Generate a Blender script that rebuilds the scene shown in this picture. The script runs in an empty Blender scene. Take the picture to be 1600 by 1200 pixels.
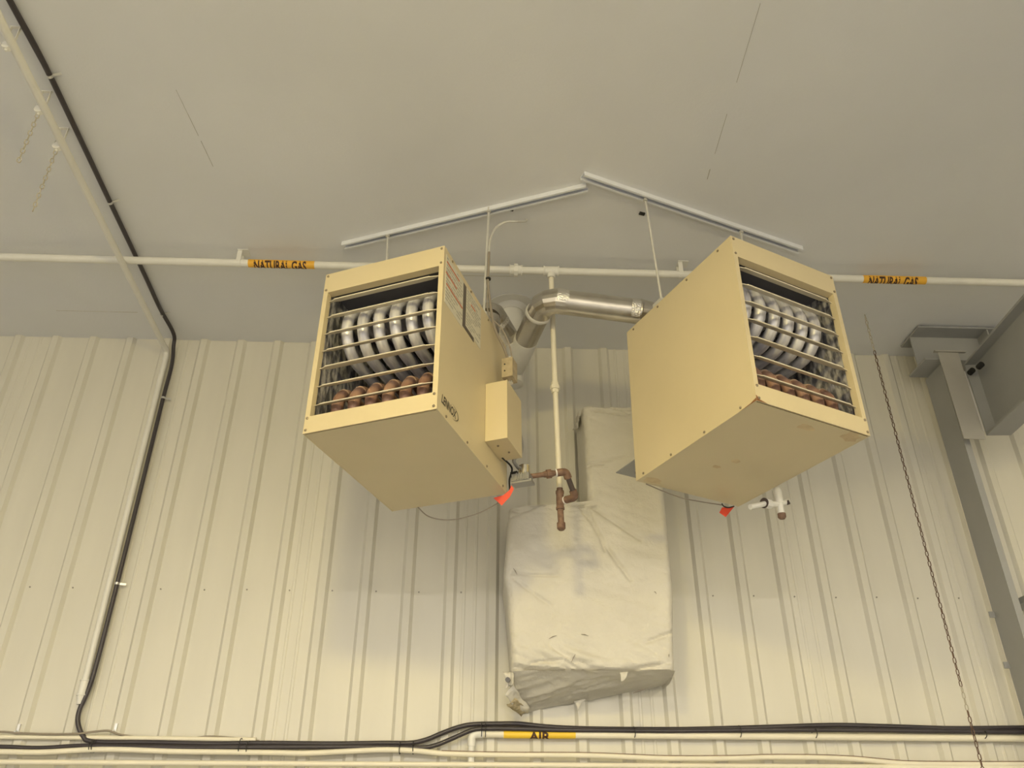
import bpy, math, random
from mathutils import Vector, Matrix, noise
random.seed(7)
scene = bpy.context.scene
COL = scene.collection

# ------------------------------------------------------------------ camera
F, PITCH, YAW, ROLL = 1272.085, 0.520411, 0.038694, 0.0016146
CAM = Vector((0, 0, 1.6))
_cp, _sp, _cy, _sy = math.cos(PITCH), math.sin(PITCH), math.cos(YAW), math.sin(YAW)
FWD = Vector((_sy * _cp, _cy * _cp, _sp))
_r0 = Vector((_cy, -_sy, 0)); _u0 = _r0.cross(FWD)
RIGHT = _r0 * math.cos(ROLL) + _u0 * math.sin(ROLL)
UP = _u0 * math.cos(ROLL) - _r0 * math.sin(ROLL)
cam_data = bpy.data.cameras.new('camera'); cam = bpy.data.objects.new('camera', cam_data)
COL.objects.link(cam); scene.camera = cam
cam_data.sensor_fit = 'HORIZONTAL'; cam_data.sensor_width = 36.0; cam_data.lens = F * 36.0 / 1600.0
cam_data.clip_start = 0.05; cam_data.clip_end = 100
cam.matrix_world = Matrix(((RIGHT.x, UP.x, -FWD.x, CAM.x), (RIGHT.y, UP.y, -FWD.y, CAM.y), (RIGHT.z, UP.z, -FWD.z, CAM.z), (0, 0, 0, 1)))

# ------------------------------------------------------------------ world, exposure
world = bpy.data.worlds.new('world'); scene.world = world; world.use_nodes = True
world.node_tree.nodes['Background'].inputs[0].default_value = (1.0, 0.93, 0.80, 1)
world.node_tree.nodes['Background'].inputs[1].default_value = 0.02
vs = scene.view_settings
vs.view_transform = 'Standard'; vs.look = 'None'; vs.gamma = 1.0; vs.use_curve_mapping = False
vs.exposure = 0.0

# ------------------------------------------------------------------ lamps: one dome lamp, plus unseen ones added as fill
LAMP_COLOR = (1.0, 0.93, 0.82)
SODIUM = (1.0, 0.80, 0.28)
FILL_LAMPS = [  # unseen strip lamps added for neutral ambient fill: x, y, watts down, watts up, colour
    (-3.8, -5.8, 510, 10, LAMP_COLOR), (0.0, -5.8, 510, 10, LAMP_COLOR), (3.8, -5.8, 510, 10, LAMP_COLOR)]
BAYS = [(-0.5, 0.3, 185), (3.4, -0.8, 90)]     # dome lamps: x, y, watts; the second is added to brighten the right wall
H = 4.3833          # ceiling height
YW = 4.383          # flat of the back wall
YR = 4.364          # tops of the wall ribs
LAMP_Z = H - 0.36
for lx, ly, lw, lu, lc in FILL_LAMPS:
    for watts, zz, flip in ((lw, LAMP_Z - 0.006, 0.0), (lu, LAMP_Z + 0.066, math.pi)):
        ld = bpy.data.lights.new('fill_lamp_light', 'AREA'); ld.shape = 'RECTANGLE'
        ld.size = 1.15; ld.size_y = 0.30; ld.energy = watts; ld.color = lc
        lo = bpy.data.objects.new('fill_lamp_light', ld); COL.objects.link(lo); lo.location = (lx, ly, zz); lo.rotation_euler = (flip, 0, 0)
BAY_Z = 3.87
for lx, ly, lw in BAYS:
    ld = bpy.data.lights.new('dome_lamp_light', 'POINT'); ld.energy = lw; ld.color = SODIUM; ld.shadow_soft_size = 0.16
    lo = bpy.data.objects.new('dome_lamp_light', ld); COL.objects.link(lo); lo.location = (lx, ly, BAY_Z)

# ------------------------------------------------------------------ pixel -> place (on a known plane)
def ray(x, y): return FWD + RIGHT * ((x - 800) / F) - UP * ((y - 600) / F)
def at_y(x, y, Y):
    d = ray(x, y); return CAM + d * (Y / d.y)
def at_z(x, y, Z):
    d = ray(x, y); return CAM + d * ((Z - CAM.z) / d.z)

# ------------------------------------------------------------------ materials
def srgb(r, g, b):
    def f(c):
        c /= 255.0
        return c / 12.92 if c <= 0.04045 else ((c + 0.055) / 1.055) ** 2.4
    return (f(r), f(g), f(b), 1)
def mat(name, col, rough=0.5, metal=0.0, var=0.06, scale=6.0, bump=0.0, bump_scale=60.0, col2=None, stretch=None, spec=0.5, detail=4.0, lo=0.35, hi=0.65):
    m = bpy.data.materials.new(name); m.use_nodes = True
    nt = m.node_tree; bs = nt.nodes['Principled BSDF']
    bs.inputs['Roughness'].default_value = rough; bs.inputs['Metallic'].default_value = metal
    bs.inputs['Specular IOR Level'].default_value = spec
    tc = nt.nodes.new('ShaderNodeTexCoord'); mp = nt.nodes.new('ShaderNodeMapping')
    if stretch: mp.inputs['Scale'].default_value = stretch
    nt.links.new(tc.outputs['Object'], mp.inputs['Vector'])
    nz = nt.nodes.new('ShaderNodeTexNoise'); nz.inputs['Scale'].default_value = scale; nz.inputs['Detail'].default_value = detail
    nt.links.new(mp.outputs['Vector'], nz.inputs['Vector'])
    rp = nt.nodes.new('ShaderNodeValToRGB')
    c2 = col2 if col2 else tuple(max(0, c * (1 - var)) for c in col[:3]) + (1,)
    rp.color_ramp.elements[0].color = c2; rp.color_ramp.elements[1].color = col
    rp.color_ramp.elements[0].position = lo; rp.color_ramp.elements[1].position = hi
    nt.links.new(nz.outputs['Fac'], rp.inputs['Fac']); nt.links.new(rp.outputs['Color'], bs.inputs['Base Color'])
    if bump:
        n2 = nt.nodes.new('ShaderNodeTexNoise'); n2.inputs['Scale'].default_value = bump_scale; n2.inputs['Detail'].default_value = 3
        nt.links.new(mp.outputs['Vector'], n2.inputs['Vector'])
        bp = nt.nodes.new('ShaderNodeBump'); bp.inputs['Strength'].default_value = bump; bp.inputs['Distance'].default_value = 0.01
        nt.links.new(n2.outputs['Fac'], bp.inputs['Height']); nt.links.new(bp.outputs['Normal'], bs.inputs['Normal'])
    return m
M = {}
M['wall'] = mat('painted_steel_panel', (0.70, 0.675, 0.59, 1), 0.42, var=0.05, scale=2.5, stretch=(3, 3, 0.5))
M['plain_wall'] = mat('painted_wall', (0.78, 0.76, 0.70, 1), 0.6, var=0.05, scale=2)
M['ceiling'] = mat('ceiling_board', (0.79, 0.80, 0.82, 1), 0.75, var=0.05, scale=1.2, bump=0.08, bump_scale=90)
M['floor'] = mat('concrete_floor', (0.24, 0.24, 0.24, 1), 0.5, var=0.15, scale=2, bump=0.05)
M['seam'] = mat('seam_caulk', (0.46, 0.44, 0.40, 1), 0.9)  # slightly darker caulk in the ceiling joints
M['stain'] = mat('ceiling_stain', (0.60, 0.57, 0.50, 1), 0.9, var=0.2, scale=40)
M['screw'] = mat('wall_screw', (0.33, 0.31, 0.27, 1), 0.5, metal=0.4)
M['beige'] = mat('beige_enamel', (0.675, 0.575, 0.365, 1), 0.38, var=0.04, scale=3)
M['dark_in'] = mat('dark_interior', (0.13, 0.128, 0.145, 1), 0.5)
M['foil'] = mat('scratched_aluminium', (0.72, 0.70, 0.66, 1), 0.4, metal=0.45, col2=(0.16, 0.16, 0.18, 1), scale=30, stretch=(1, 1.2, 0.5), bump=0.6, bump_scale=45, lo=.42, hi=.62)
M['tube'] = mat('aluminised_tube', (0.80, 0.79, 0.80, 1), 0.36, metal=0.3, col2=(0.50, 0.50, 0.56, 1), scale=10, stretch=(6, 1, 1))
M['tube_brown'] = mat('heat_browned_tube', (0.42, 0.265, 0.195, 1), 0.42, metal=0.2, col2=(0.27, 0.15, 0.11, 1), scale=9)
M['tube_ring'] = mat('heat_ring', (0.55, 0.42, 0.33, 1), 0.45, metal=0.3)
M['louver'] = mat('louver_enamel', (0.78, 0.71, 0.56, 1), 0.35, var=0.1)
M['cabscrew'] = mat('cabinet_screw', (0.30, 0.25, 0.18, 1), 0.4, metal=0.6)
M['beige_dirty'] = mat('dirty_beige', (0.52, 0.43, 0.28, 1), 0.55, var=0.3, scale=25)
M['rust'] = mat('rust', (0.30, 0.13, 0.05, 1), 0.8, var=0.4, scale=60)
M['sticker'] = mat('label_paper', (0.70, 0.665, 0.54, 1), 0.5, var=0.1, scale=25)
M['print_grey'] = mat('print_grey', (0.42, 0.40, 0.33, 1), 0.6)
M['print_red'] = mat('print_red', (0.62, 0.16, 0.06, 1), 0.6)
M['print_dark'] = mat('print_dark', (0.12, 0.10, 0.08, 1), 0.5)
M['ink'] = mat('logo_ink', (0.035, 0.03, 0.025, 1), 0.5)
M['galv'] = mat('galvanised_pipe', (0.62, 0.59, 0.53, 1), 0.27, metal=0.9, col2=(0.48, 0.45, 0.40, 1), scale=7, bump=0.12, bump_scale=22)
M['tape'] = mat('foil_tape', (0.85, 0.83, 0.78, 1), 0.16, metal=1.0, bump=0.7, bump_scale=120)
M['white_pipe'] = mat('white_painted_pipe', (0.80, 0.79, 0.74, 1), 0.42, var=0.05, scale=9)
M['cream_pipe'] = mat('cream_painted_pipe', (0.86, 0.81, 0.66, 1), 0.4, var=0.05, scale=9)
M['white_duct'] = mat('white_vent', (0.74, 0.73, 0.69, 1), 0.45, var=0.08)
M['strut'] = mat('galvanised_strut', (0.82, 0.84, 0.88, 1), 0.4, metal=0.0, var=0.06)
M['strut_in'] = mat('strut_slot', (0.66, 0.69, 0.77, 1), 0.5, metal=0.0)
M['rod'] = mat('zinc_rod', (0.66, 0.65, 0.61, 1), 0.4, metal=0.3)
M['black_cable'] = mat('black_conduit', (0.050, 0.042, 0.048, 1), 0.38, var=0.2)
M['grey_cable'] = mat('grey_cable', (0.30, 0.26, 0.21, 1), 0.5)
M['zip'] = mat('black_tie', (0.02, 0.02, 0.02, 1), 0.5)
M['clip'] = mat('zinc_clip', (0.70, 0.70, 0.70, 1), 0.3, metal=0.7)
M['iron'] = mat('rusty_iron_fitting', (0.24, 0.145, 0.095, 1), 0.6, col2=(0.14, 0.08, 0.055, 1), scale=40, bump=0.2)
M['dark_iron'] = mat('dark_iron_nipple', (0.075, 0.055, 0.05, 1), 0.5)
M['thread'] = mat('thread_tape', (0.85, 0.83, 0.80, 1), 0.6)
M['valve'] = mat('valve_casting', (0.36, 0.36, 0.36, 1), 0.42, metal=0.5, var=0.15)
M['chrome'] = mat('bright_metal', (0.80, 0.77, 0.68, 1), 0.2, metal=0.95)
M['tag'] = mat('red_tag', (0.80, 0.075, 0.03, 1), 0.5, var=0.1)
M['marker'] = mat('yellow_pipe_marker', (0.86, 0.47, 0.05, 1), 0.45, var=0.05)
M['marker2'] = mat('bright_yellow_pipe_marker', (0.92, 0.62, 0.05, 1), 0.45, var=0.05)
M['duct'] = mat('insulation_jacket', (0.69, 0.66, 0.585, 1), 0.55, var=0.07, scale=5, bump=0.7, bump_scale=26)
M['torn'] = mat('torn_insulation', (0.66, 0.56, 0.36, 1), 0.9, var=0.5, scale=30, bump=0.8, bump_scale=80)
M['steel'] = mat('grey_painted_steel', (0.36, 0.365, 0.365, 1), 0.5, var=0.08, scale=3)
M['pale_steel'] = mat('pale_grey_steel', (0.42, 0.405, 0.37, 1), 0.5, var=0.06, scale=3)
M['rubber'] = mat('black_rubber', (0.012, 0.012, 0.012, 1), 0.7)
M['bronze'] = mat('bronze_chain', (0.17, 0.10, 0.065, 1), 0.45, metal=0.5, var=0.3)
M['pale_chain'] = mat('painted_chain', (0.46, 0.42, 0.33, 1), 0.5)
M['fixture'] = mat('fixture_white', (0.8, 0.8, 0.78, 1), 0.4)
lens = bpy.data.materials.new('lamp_diffuser'); lens.use_nodes = True
_b = lens.node_tree.nodes['Principled BSDF']; _b.inputs['Emission Color'].default_value = LAMP_COLOR + (1,); _b.inputs['Emission Strength'].default_value = 3.0
M['lens'] = lens

# ------------------------------------------------------------------ mesh helpers
class MB:
    def __init__(s): s.v = []; s.f = []; s.m = []
    def add(s, vs_, fs, mi=0):
        b = len(s.v); s.v += [tuple(v) for v in vs_]; s.f += [tuple(i + b for i in f) for f in fs]; s.m += [mi] * len(fs)
        return s
    def box(s, x0, x1, y0, y1, z0, z1, mi=0):
        vs_ = [(x, y, z) for x in (x0, x1) for y in (y0, y1) for z in (z0, z1)]
        return s.add(vs_, [(0, 1, 3, 2), (4, 6, 7, 5), (0, 4, 5, 1), (2, 3, 7, 6), (0, 2, 6, 4), (1, 5, 7, 3)], mi)
    def obox(s, c, ax, ay, az, mi=0):   # oriented box: centre and three half-axis vectors
        c = Vector(c); ax = Vector(ax); ay = Vector(ay); az = Vector(az)
        vs_ = [c + ax * i + ay * j + az * k for i in (-1, 1) for j in (-1, 1) for k in (-1, 1)]
        return s.add(vs_, [(0, 1, 3, 2), (4, 6, 7, 5), (0, 4, 5, 1), (2, 3, 7, 6), (0, 2, 6, 4), (1, 5, 7, 3)], mi)
    def tube(s, pts, r, n=12, cap=True, closed=False, mi=0):
        P = [Vector(p) for p in pts]; N = len(P); rr = r if isinstance(r, (list, tuple)) else [r] * N
        T = []
        for i in range(N):
            a = P[(i - 1) % N] if (i > 0 or closed) else P[i]; b = P[(i + 1) % N] if (i < N - 1 or closed) else P[i]
            t = b - a; T.append(t.normalized() if t.length > 1e-9 else (T[-1] if T else Vector((0, 0, 1))))
        ref = Vector((0, 0, 1)) if abs(T[0].z) < 0.9 else Vector((1, 0, 0))
        nrm = (ref - T[0] * ref.dot(T[0])).normalized(); vs_ = []; fs = []
        for i in range(N):
            nrm = (nrm - T[i] * nrm.dot(T[i])).normalized(); bn = T[i].cross(nrm)
            for k in range(n):
                a = 2 * math.pi * k / n; vs_.append(P[i] + (nrm * math.cos(a) + bn * math.sin(a)) * rr[i])
        for i in range(N if closed else N - 1):
            j = (i + 1) % N
            for k in range(n): fs.append((i * n + k, i * n + (k + 1) % n, j * n + (k + 1) % n, j * n + k))
        if cap and not closed:
            fs.append(tuple(range(n - 1, -1, -1))); fs.append(tuple((N - 1) * n + k for k in range(n)))
        return s.add(vs_, fs, mi)
    def cyl(s, a, b, r, n=16, mi=0): return s.tube([a, b], r, n, mi=mi)
    def extrude(s, prof, axis, a, b, mi=0):   # closed 2-D profile pushed along an axis; prof in the two other axes
        def mk3(p, t):
            return {'x': (t, p[0], p[1]), 'y': (p[0], t, p[1]), 'z': (p[0], p[1], t)}[axis]
        n = len(prof); vs_ = [mk3(p, a) for p in prof] + [mk3(p, b) for p in prof]
        fs = [(i, (i + 1) % n, n + (i + 1) % n, n + i) for i in range(n)] + [tuple(range(n - 1, -1, -1)), tuple(range(n, 2 * n))]
        return s.add(vs_, fs, mi)
    def build(s, name, m, parent=None, smooth=False, local=False):
        me = bpy.data.meshes.new(name); off = Vector((0, 0, 0))
        if parent is not None and not local:
            q = parent
            while q is not None: off += q.location; q = q.parent
        me.from_pydata([tuple(Vector(v) - off) for v in s.v], [], s.f)
        ms = m if isinstance(m, (list, tuple)) else [m]
        for x in ms: me.materials.append(M[x])
        if len(ms) > 1: me.polygons.foreach_set('material_index', s.m)
        if smooth: 
            me.polygons.foreach_set('use_smooth', [True] * len(me.polygons))
        me.update()
        import bmesh
        bm = bmesh.new(); bm.from_mesh(me); bmesh.ops.recalc_face_normals(bm, faces=bm.faces)
        if smooth:
            for e in bm.edges:
                if len(e.link_faces) == 2 and e.calc_face_angle(0) > math.radians(40): e.smooth = False
        bm.to_mesh(me); bm.free()
        o = bpy.data.objects.new(name, me); COL.objects.link(o)
        if parent is not None: o.parent = parent
        return o
def tag(o, label, cat, group=None):
    o['label'] = label; o['category'] = cat
    if group: o['group'] = group
    return o
def thing(name, label, cat, loc, group=None):
    o = bpy.data.objects.new(name, None); COL.objects.link(o); o.location = loc; o.empty_display_size = 0.1
    return tag(o, label, cat, group)
def struct(o): o['kind'] = 'structure'; return o
def rounded(pts, rad, n=6):
    P = [Vector(p) for p in pts]; out = [P[0]]
    for i in range(1, len(P) - 1):
        a, b, c = P[i - 1], P[i], P[i + 1]
        r = min(rad, (a - b).length * 0.48, (c - b).length * 0.48)
        p0 = b + (a - b).normalized() * r; p2 = b + (c - b).normalized() * r
        for k in range(n + 1):
            t = k / n; out.append(p0 * (1 - t) ** 2 + b * (2 * t * (1 - t)) + p2 * t * t)
    out.append(P[-1]); return out
def spline(pts, n=8):
    P = [Vector(p) for p in pts]; out = []
    for i in range(len(P) - 1):
        p0 = P[max(i - 1, 0)]; p1 = P[i]; p2 = P[i + 1]; p3 = P[min(i + 2, len(P) - 1)]
        for k in range(n):
            t = k / n
            out.append(0.5 * ((2 * p1) + (p2 - p0) * t + (2 * p0 - 5 * p1 + 4 * p2 - p3) * t * t + (3 * p1 - p0 - 3 * p2 + p3) * t ** 3))
    out.append(P[-1]); return out
_txt = {}
def text_mesh(body, bold=0.02):
    if (body, bold) in _txt: return _txt[(body, bold)]
    cu = bpy.data.curves.new('lettering', 'FONT'); cu.body = body; cu.size = 1.0; cu.offset = bold; cu.resolution_u = 3
    ob = bpy.data.objects.new('lettering', cu); COL.objects.link(ob)
    dg = bpy.context.evaluated_depsgraph_get(); dg.update()
    me = bpy.data.meshes.new_from_object(ob.evaluated_get(dg))
    import bmesh
    bm = bmesh.new(); bm.from_mesh(me)
    bmesh.ops.triangulate(bm, faces=bm.faces)
    for _ in range(2):
        es = [e for e in bm.edges if e.calc_length() > 0.12]
        if es: bmesh.ops.subdivide_edges(bm, edges=es, cuts=1); bmesh.ops.triangulate(bm, faces=[f for f in bm.faces if len(f.verts) > 3])
    V = [tuple(v.co) for v in bm.verts]; bm.verts.index_update(); Fc = [tuple(v.index for v in f.verts) for f in bm.faces]
    bm.free(); COL.objects.unlink(ob); bpy.data.objects.remove(ob); bpy.data.meshes.remove(me)
    x0 = min(v[0] for v in V); x1 = max(v[0] for v in V); y0 = min(v[1] for v in V); y1 = max(v[1] for v in V)
    V = [((v[0] - x0) / (x1 - x0), (v[1] - y0) / (y1 - y0)) for v in V]
    _txt[(body, bold)] = (V, Fc); return V, Fc

# ------------------------------------------------------------------ the room
RX0, RX1, RY0 = -7.0, 7.0, -9.0
struct(MB().box(RX0, RX1, RY0, YW + 0.2, -0.2, 0.0).build('floor', 'floor'))
ceil = struct(MB().box(RX0, RX1, RY0, YW + 0.2, H, H + 0.2).build('ceiling', 'ceiling'))
struct(MB().box(RX0 - 0.2, RX0, RY0, YW + 0.2, 0, H).build('wall_left', 'plain_wall'))
struct(MB().box(RX1, RX1 + 0.2, RY0, YW + 0.2, 0, H).build('wall_right', 'plain_wall'))
struct(MB().box(RX0, RX1, RY0 - 0.2, RY0, 0, H).build('wall_front', 'plain_wall'))
wall = struct(MB().box(RX0, RX1, YW + 0.004, YW + 0.2, 0, H).build('wall_back', 'plain_wall'))
# ceiling joints that show as thin broken lines, and a faint stain
def seam(p, q, w, name='joint_line', m='seam'):
    a = at_z(*p, H); b = at_z(*q, H); d = (b - a); L = d.length; d.normalize(); s = Vector((-d.y, d.x, 0)) * w
    mb = MB(); n = max(2, int(L / 0.12)); prev = None
    for i in range(n):
        if random.random() < 0.12: continue
        t0 = i / n; t1 = (i + 1) / n; k = 0.5 + 0.5 * random.random()
        c = a + (b - a) * ((t0 + t1) / 2); mb.obox(c + Vector((0, 0, -0.0004)), d * (L / n / 2), s * k * 0.5, (0, 0, 0.0008))
    return mb.build(name, m, ceil)
seam((1188, 5), (1140, 165), 0.0022); seam((1136, 178), (1117, 240), 0.0028); seam((1114, 248), (1105, 280), 0.0035)
seam((275, 140), (310, 212), 0.0014); seam((314, 220), (333, 260), 0.0026)
seam((88, 485), (215, 488), 0.004, 'stain_line', 'stain')
seam((718, 430), (808, 432), 0.003, 'stain_line', 'stain')
# wall panels: 36 inch sheets with four raised ribs, two small ribs in the last flat
X0 = -1.7806; S = 0.2286; TOPW = 0.036; SL = 0.017
def panel_profile():
    pts = []
    for k in range(4):
        a = k * S
        pts += [(a - SL + 0.0, YW), (a, YR), (a + TOPW, YR), (a + TOPW + SL, YW)]
        if k == 3:
            for mx in (a + 0.092, a + 0.152):
                pts += [(mx - 0.010, YW), (mx - 0.005, YW - 0.003), (mx + 0.005, YW - 0.003), (mx + 0.010, YW)]
    pts.append((4 * S - SL, YW))
    return pts
prof = panel_profile()
pm = MB(); n = len(prof); Zt = H - 0.0005
pm.add([(x, y, 0.0) for x, y in prof] + [(x, y, Zt) for x, y in prof], [(i, i + 1, n + i + 1, n + i) for i in range(n - 1)])
k0 = math.ceil((RX0 + 0.02 - X0 + SL) / (4 * S)); k1 = math.floor((RX1 - X0 - 4 * S) / (4 * S))
base = None
sm = MB()
sm.tube([(0, YW, 0), (0, YW - 0.0035, 0)], 0.0045, 6); sm.tube([(0, YW - 0.0035, 0), (0, YW - 0.006, 0)], 0.0028, 6)
scr0 = None
zrow = 2.809
for k in range(k0, k1 + 1):
    if base is None:
        o = base = pm.build('cladding_panel', 'wall', wall)
    else:
        o = base.copy(); COL.objects.link(o); o.parent = wall
    o.location = (X0 + k * 4 * S, 0, 0)
    if -2 <= k <= 4:
        for j in range(4):
            if scr0 is None:
                s_ = scr0 = sm.build('screw', 'screw', o, local=True)
            else:
                s_ = scr0.copy(); COL.objects.link(s_); s_.parent = o
            s_.location = (j * S + 0.075 + random.uniform(-.004, .004), 0, zrow + random.uniform(-.003, .003))

# ------------------------------------------------------------------ fixtures of the added fill lamps and dome lamps, out of view
strip_text = ['white strip lamp added as unseen fill at the conduit wall end', 'white strip lamp added as unseen fill in the middle of three', 'white strip lamp added as unseen fill at the steel column end']
for i, (lx, ly, lw, lu, lc) in enumerate(FILL_LAMPS):
    t = thing('fill_lamp', strip_text[i], 'lamp', (lx, ly, H), 'added fill strip lamps on the unseen ceiling')
    MB().box(lx - 0.62, lx + 0.62, ly - 0.18, ly + 0.18, LAMP_Z + 0.004, LAMP_Z + 0.060).build('lamp_housing', 'fixture', t)
    MB().box(lx - 0.60, lx + 0.60, ly - 0.165, ly + 0.165, LAMP_Z, LAMP_Z + 0.004).build('lamp_diffuser', 'lens', t)
    for sx in (-0.5, 0.5): MB().tube([(lx + sx, ly, LAMP_Z + 0.06), (lx + sx, ly, H)], 0.005, 6).build('lamp_cord', 'rod', t)

bay_text = ['dome lamp hung just in front of the two heaters', 'dome lamp added as unseen fill on the steel column side']
for i, (lx, ly, lw) in enumerate(BAYS):
    t = thing('dome_lamp', bay_text[i], 'lamp', (lx, ly, BAY_Z), 'dome lamps over the work area')
    prof_d = [(0.05, 0.26), (0.10, 0.25), (0.19, 0.17), (0.245, 0.05), (0.26, -0.015)]
    vs_ = []; fs = []
    for r_, z_ in prof_d:
        for k in range(24): vs_.append((lx + r_ * math.cos(k * math.pi / 12), ly + r_ * math.sin(k * math.pi / 12), BAY_Z + z_))
    for j in range(4):
        for k in range(24): fs.append((j * 24 + k, j * 24 + (k + 1) % 24, (j + 1) * 24 + (k + 1) % 24, (j + 1) * 24 + k))
    fs.append(tuple(range(24)))
    MB().add(vs_, fs).build('lamp_shade', 'fixture', t, smooth=True)
    MB().tube([(lx, ly, BAY_Z + 0.26), (lx, ly, H)], 0.008, 8).build('lamp_cord', 'rod', t)
    MB().tube([(lx, ly, BAY_Z + 0.255), (lx, ly, BAY_Z + 0.14)], 0.04, 12).build('lamp_socket', 'fixture', t)
    MB().tube([(lx, ly, BAY_Z + 0.14), (lx, ly, BAY_Z + 0.10), (lx, ly, BAY_Z + 0.05), (lx, ly, BAY_Z + 0.02)], [0.02, 0.045, 0.045, 0.01], 12).build('lamp_bulb', 'lens', t, smooth=True)

# ------------------------------------------------------------------ unit heaters
W_, D_, H_ = 0.56, 0.7779, 0.7947
QL = (-0.6952, 2.8386, 2.9875, -0.3703, 0.025, -0.0439)
QR = (0.9843, 2.5474, 3.0144, 0.4194, -0.0375, -0.0258)
def frame(q):
    X, Y, Z, a, t1, t2 = q
    u = Vector((math.cos(a), math.sin(a), t1)).normalized(); v = Vector((-math.sin(a), math.cos(a), t2)); v -= u * u.dot(v); v.normalize()
    return Vector((X, Y, Z)), u, v, u.cross(v)
def to_world(q, p):
    o, u, v, z = frame(q); return o + u * p[0] + v * p[1] + z * p[2]
def to_local(q, P):
    o, u, v, z = frame(q); d = Vector(P) - o; return Vector((d.dot(u), d.dot(v), d.dot(z)))
def on_face(q, px, py, ax, val):
    c = to_local(q, CAM); e = to_local(q, CAM + ray(px, py)) - c
    return c + e * ((val - c[ax]) / e[ax])
SX, SY = W_ / 2, D_ / 2                      # local origin = base centre
def L(p): return (p[0] - SX, p[1] - SY, p[2])
def heater(q, label, louver_tilt):
    o, u, v, z = frame(q); base_c = to_world(q, (SX, SY, 0))
    t = thing('unit_heater', label, 'heater', base_c, 'gas unit heaters hung from the ceiling')
    t.rotation_euler = Matrix(((u.x, v.x, z.x), (u.y, v.y, z.y), (u.z, v.z, z.z))).to_euler()
    w, d, h, th = W_, D_, H_, 0.006
    def bx(mb, a, b, c, e, f, g, mi=0): return mb.box(a - SX, b - SX, c - SY, e - SY, f, g, mi)
    # sheet-metal shell: two sides, top, bottom, back
    bx(MB(), 0, th, 0.004, d, 0.0, h).build('side_panel', 'beige', t, local=True)
    bx(MB(), w - th, w, 0.004, d, 0.0, h).build('side_panel', 'beige', t, local=True)
    bx(MB(), th, w - th, 0.012, d, h - th, h - 0.001).build('top_panel', 'beige', t, local=True)
    bx(MB(), th, w - th, 0.012, d, 0.001, th).build('bottom_panel', 'beige', t, local=True)
    bx(MB(), th, w - th, d - th, d - 0.001, th, h - th).build('back_panel', 'beige', t, local=True)
    # front frame with the air opening
    fp = MB(); ox0, ox1, oz0, oz1 = 0.021, 0.539, 0.075, 0.690
    bx(fp, 0, w, 0, 0.004, oz1, h); bx(fp, 0, w, 0, 0.004, 0, oz0)
    bx(fp, 0, ox0, 0, 0.004, oz0, oz1); bx(fp, ox1, w, 0, 0.004, oz0, oz1)
    bx(fp, ox0 - 0.003, ox0, 0.004, 0.03, oz0, oz1); bx(fp, ox1, ox1 + 0.003, 0.004, 0.03, oz0, oz1)
    bx(fp, ox0, ox1, 0.004, 0.035, oz1, oz1 + 0.003); bx(fp, ox0, ox1, 0.004, 0.03, oz0 - 0.003, oz0)
    fp.build('front_frame', 'beige', t, local=True)
    # bright liners and dark inside
    bx(MB(), 0.010, 0.013, 0.032, 0.70, oz0 - 0.04, oz1 + 0.05).build('liner', 'foil', t, local=True)
    bx(MB(), w - 0.013, w - 0.010, 0.032, 0.70, oz0 - 0.04, oz1 + 0.05).build('liner', 'foil', t, local=True)
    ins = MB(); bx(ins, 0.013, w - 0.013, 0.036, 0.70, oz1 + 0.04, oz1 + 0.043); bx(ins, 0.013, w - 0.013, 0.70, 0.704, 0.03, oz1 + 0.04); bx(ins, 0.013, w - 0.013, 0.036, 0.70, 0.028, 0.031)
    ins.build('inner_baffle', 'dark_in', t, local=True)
    # heat exchanger: six tubes, each an upper grey bend and a lower browned bend
    r = 0.0245
    for i in range(6):
        x = 0.28 + (i - 2.5) * 0.0745
        def bend(zc, R, vb=0.70):
            pts = [(x, vb, zc + R)] + [(x, 0.0705 + R - R * math.sin(a), zc + R * math.cos(a)) for a in [math.pi * k / 14 for k in range(15)]] + [(x, vb, zc - R)]
            return [L(p) for p in pts]
        MB().tube(bend(0.538, 0.122), r, 14).build('exchanger_tube', 'tube', t, smooth=True, local=True)
        lo = MB().tube(bend(0.140, 0.098), r, 14).build('burner_tube', 'tube_brown', t, smooth=True, local=True)
        a = math.radians(38); c = Vector(L((x, 0.0705 + 0.098 - 0.098 * math.sin(a), 0.140 + 0.098 * math.cos(a)))); dd = Vector((0, -math.cos(a), -math.sin(a))) * 0.004
        ring = MB().tube([c - dd, c + dd], r + 0.0012, 14).build('weld_ring', 'tube_ring', lo, smooth=True, local=True)
    # louvers: seven blades with pinched ends
    for i in range(7):
        zc = 0.655 - i * 0.0868; tl = louver_tilt[i]; ch = 0.019
        mb = MB(); st = [(0.0215, 0.25), (0.035, 0.4), (0.06, 1.0), (0.49, 1.0), (0.522, 0.4), (0.5385, 0.25)]
        vs_ = []; fs = []
        for (x, k) in st:
            cy, cz = 0.022, zc; dy, dz = math.cos(tl) * ch * k, math.sin(tl) * ch * k; ny, nz = -math.sin(tl) * 0.0012, math.cos(tl) * 0.0012
            for sg, sn in ((-1, -1), (-1, 1), (1, 1), (1, -1)):
                vs_.append(L((x, cy + dy * sg + ny * sn, cz + dz * sg + nz * sn)))
            
        for j in range(len(st) - 1):
            for k in range(4): fs.append((j * 4 + k, j * 4 + (k + 1) % 4, j * 4 + 4 + (k + 1) % 4, j * 4 + 4 + k))
        fs += [(0, 1, 2, 3), tuple(len(vs_) - 4 + k for k in (3, 2, 1, 0))]
        mb.add(vs_, fs)
        e = Vector(L((0, 0.022 - math.cos(tl) * ch, zc - math.sin(tl) * ch)))
        mb.tube([(0.055 - SX, e.y, e.z), (0.495 - SX, e.y, e.z)], 0.0028, 6)
        mb.build('louver', 'louver', t, local=True)
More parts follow.
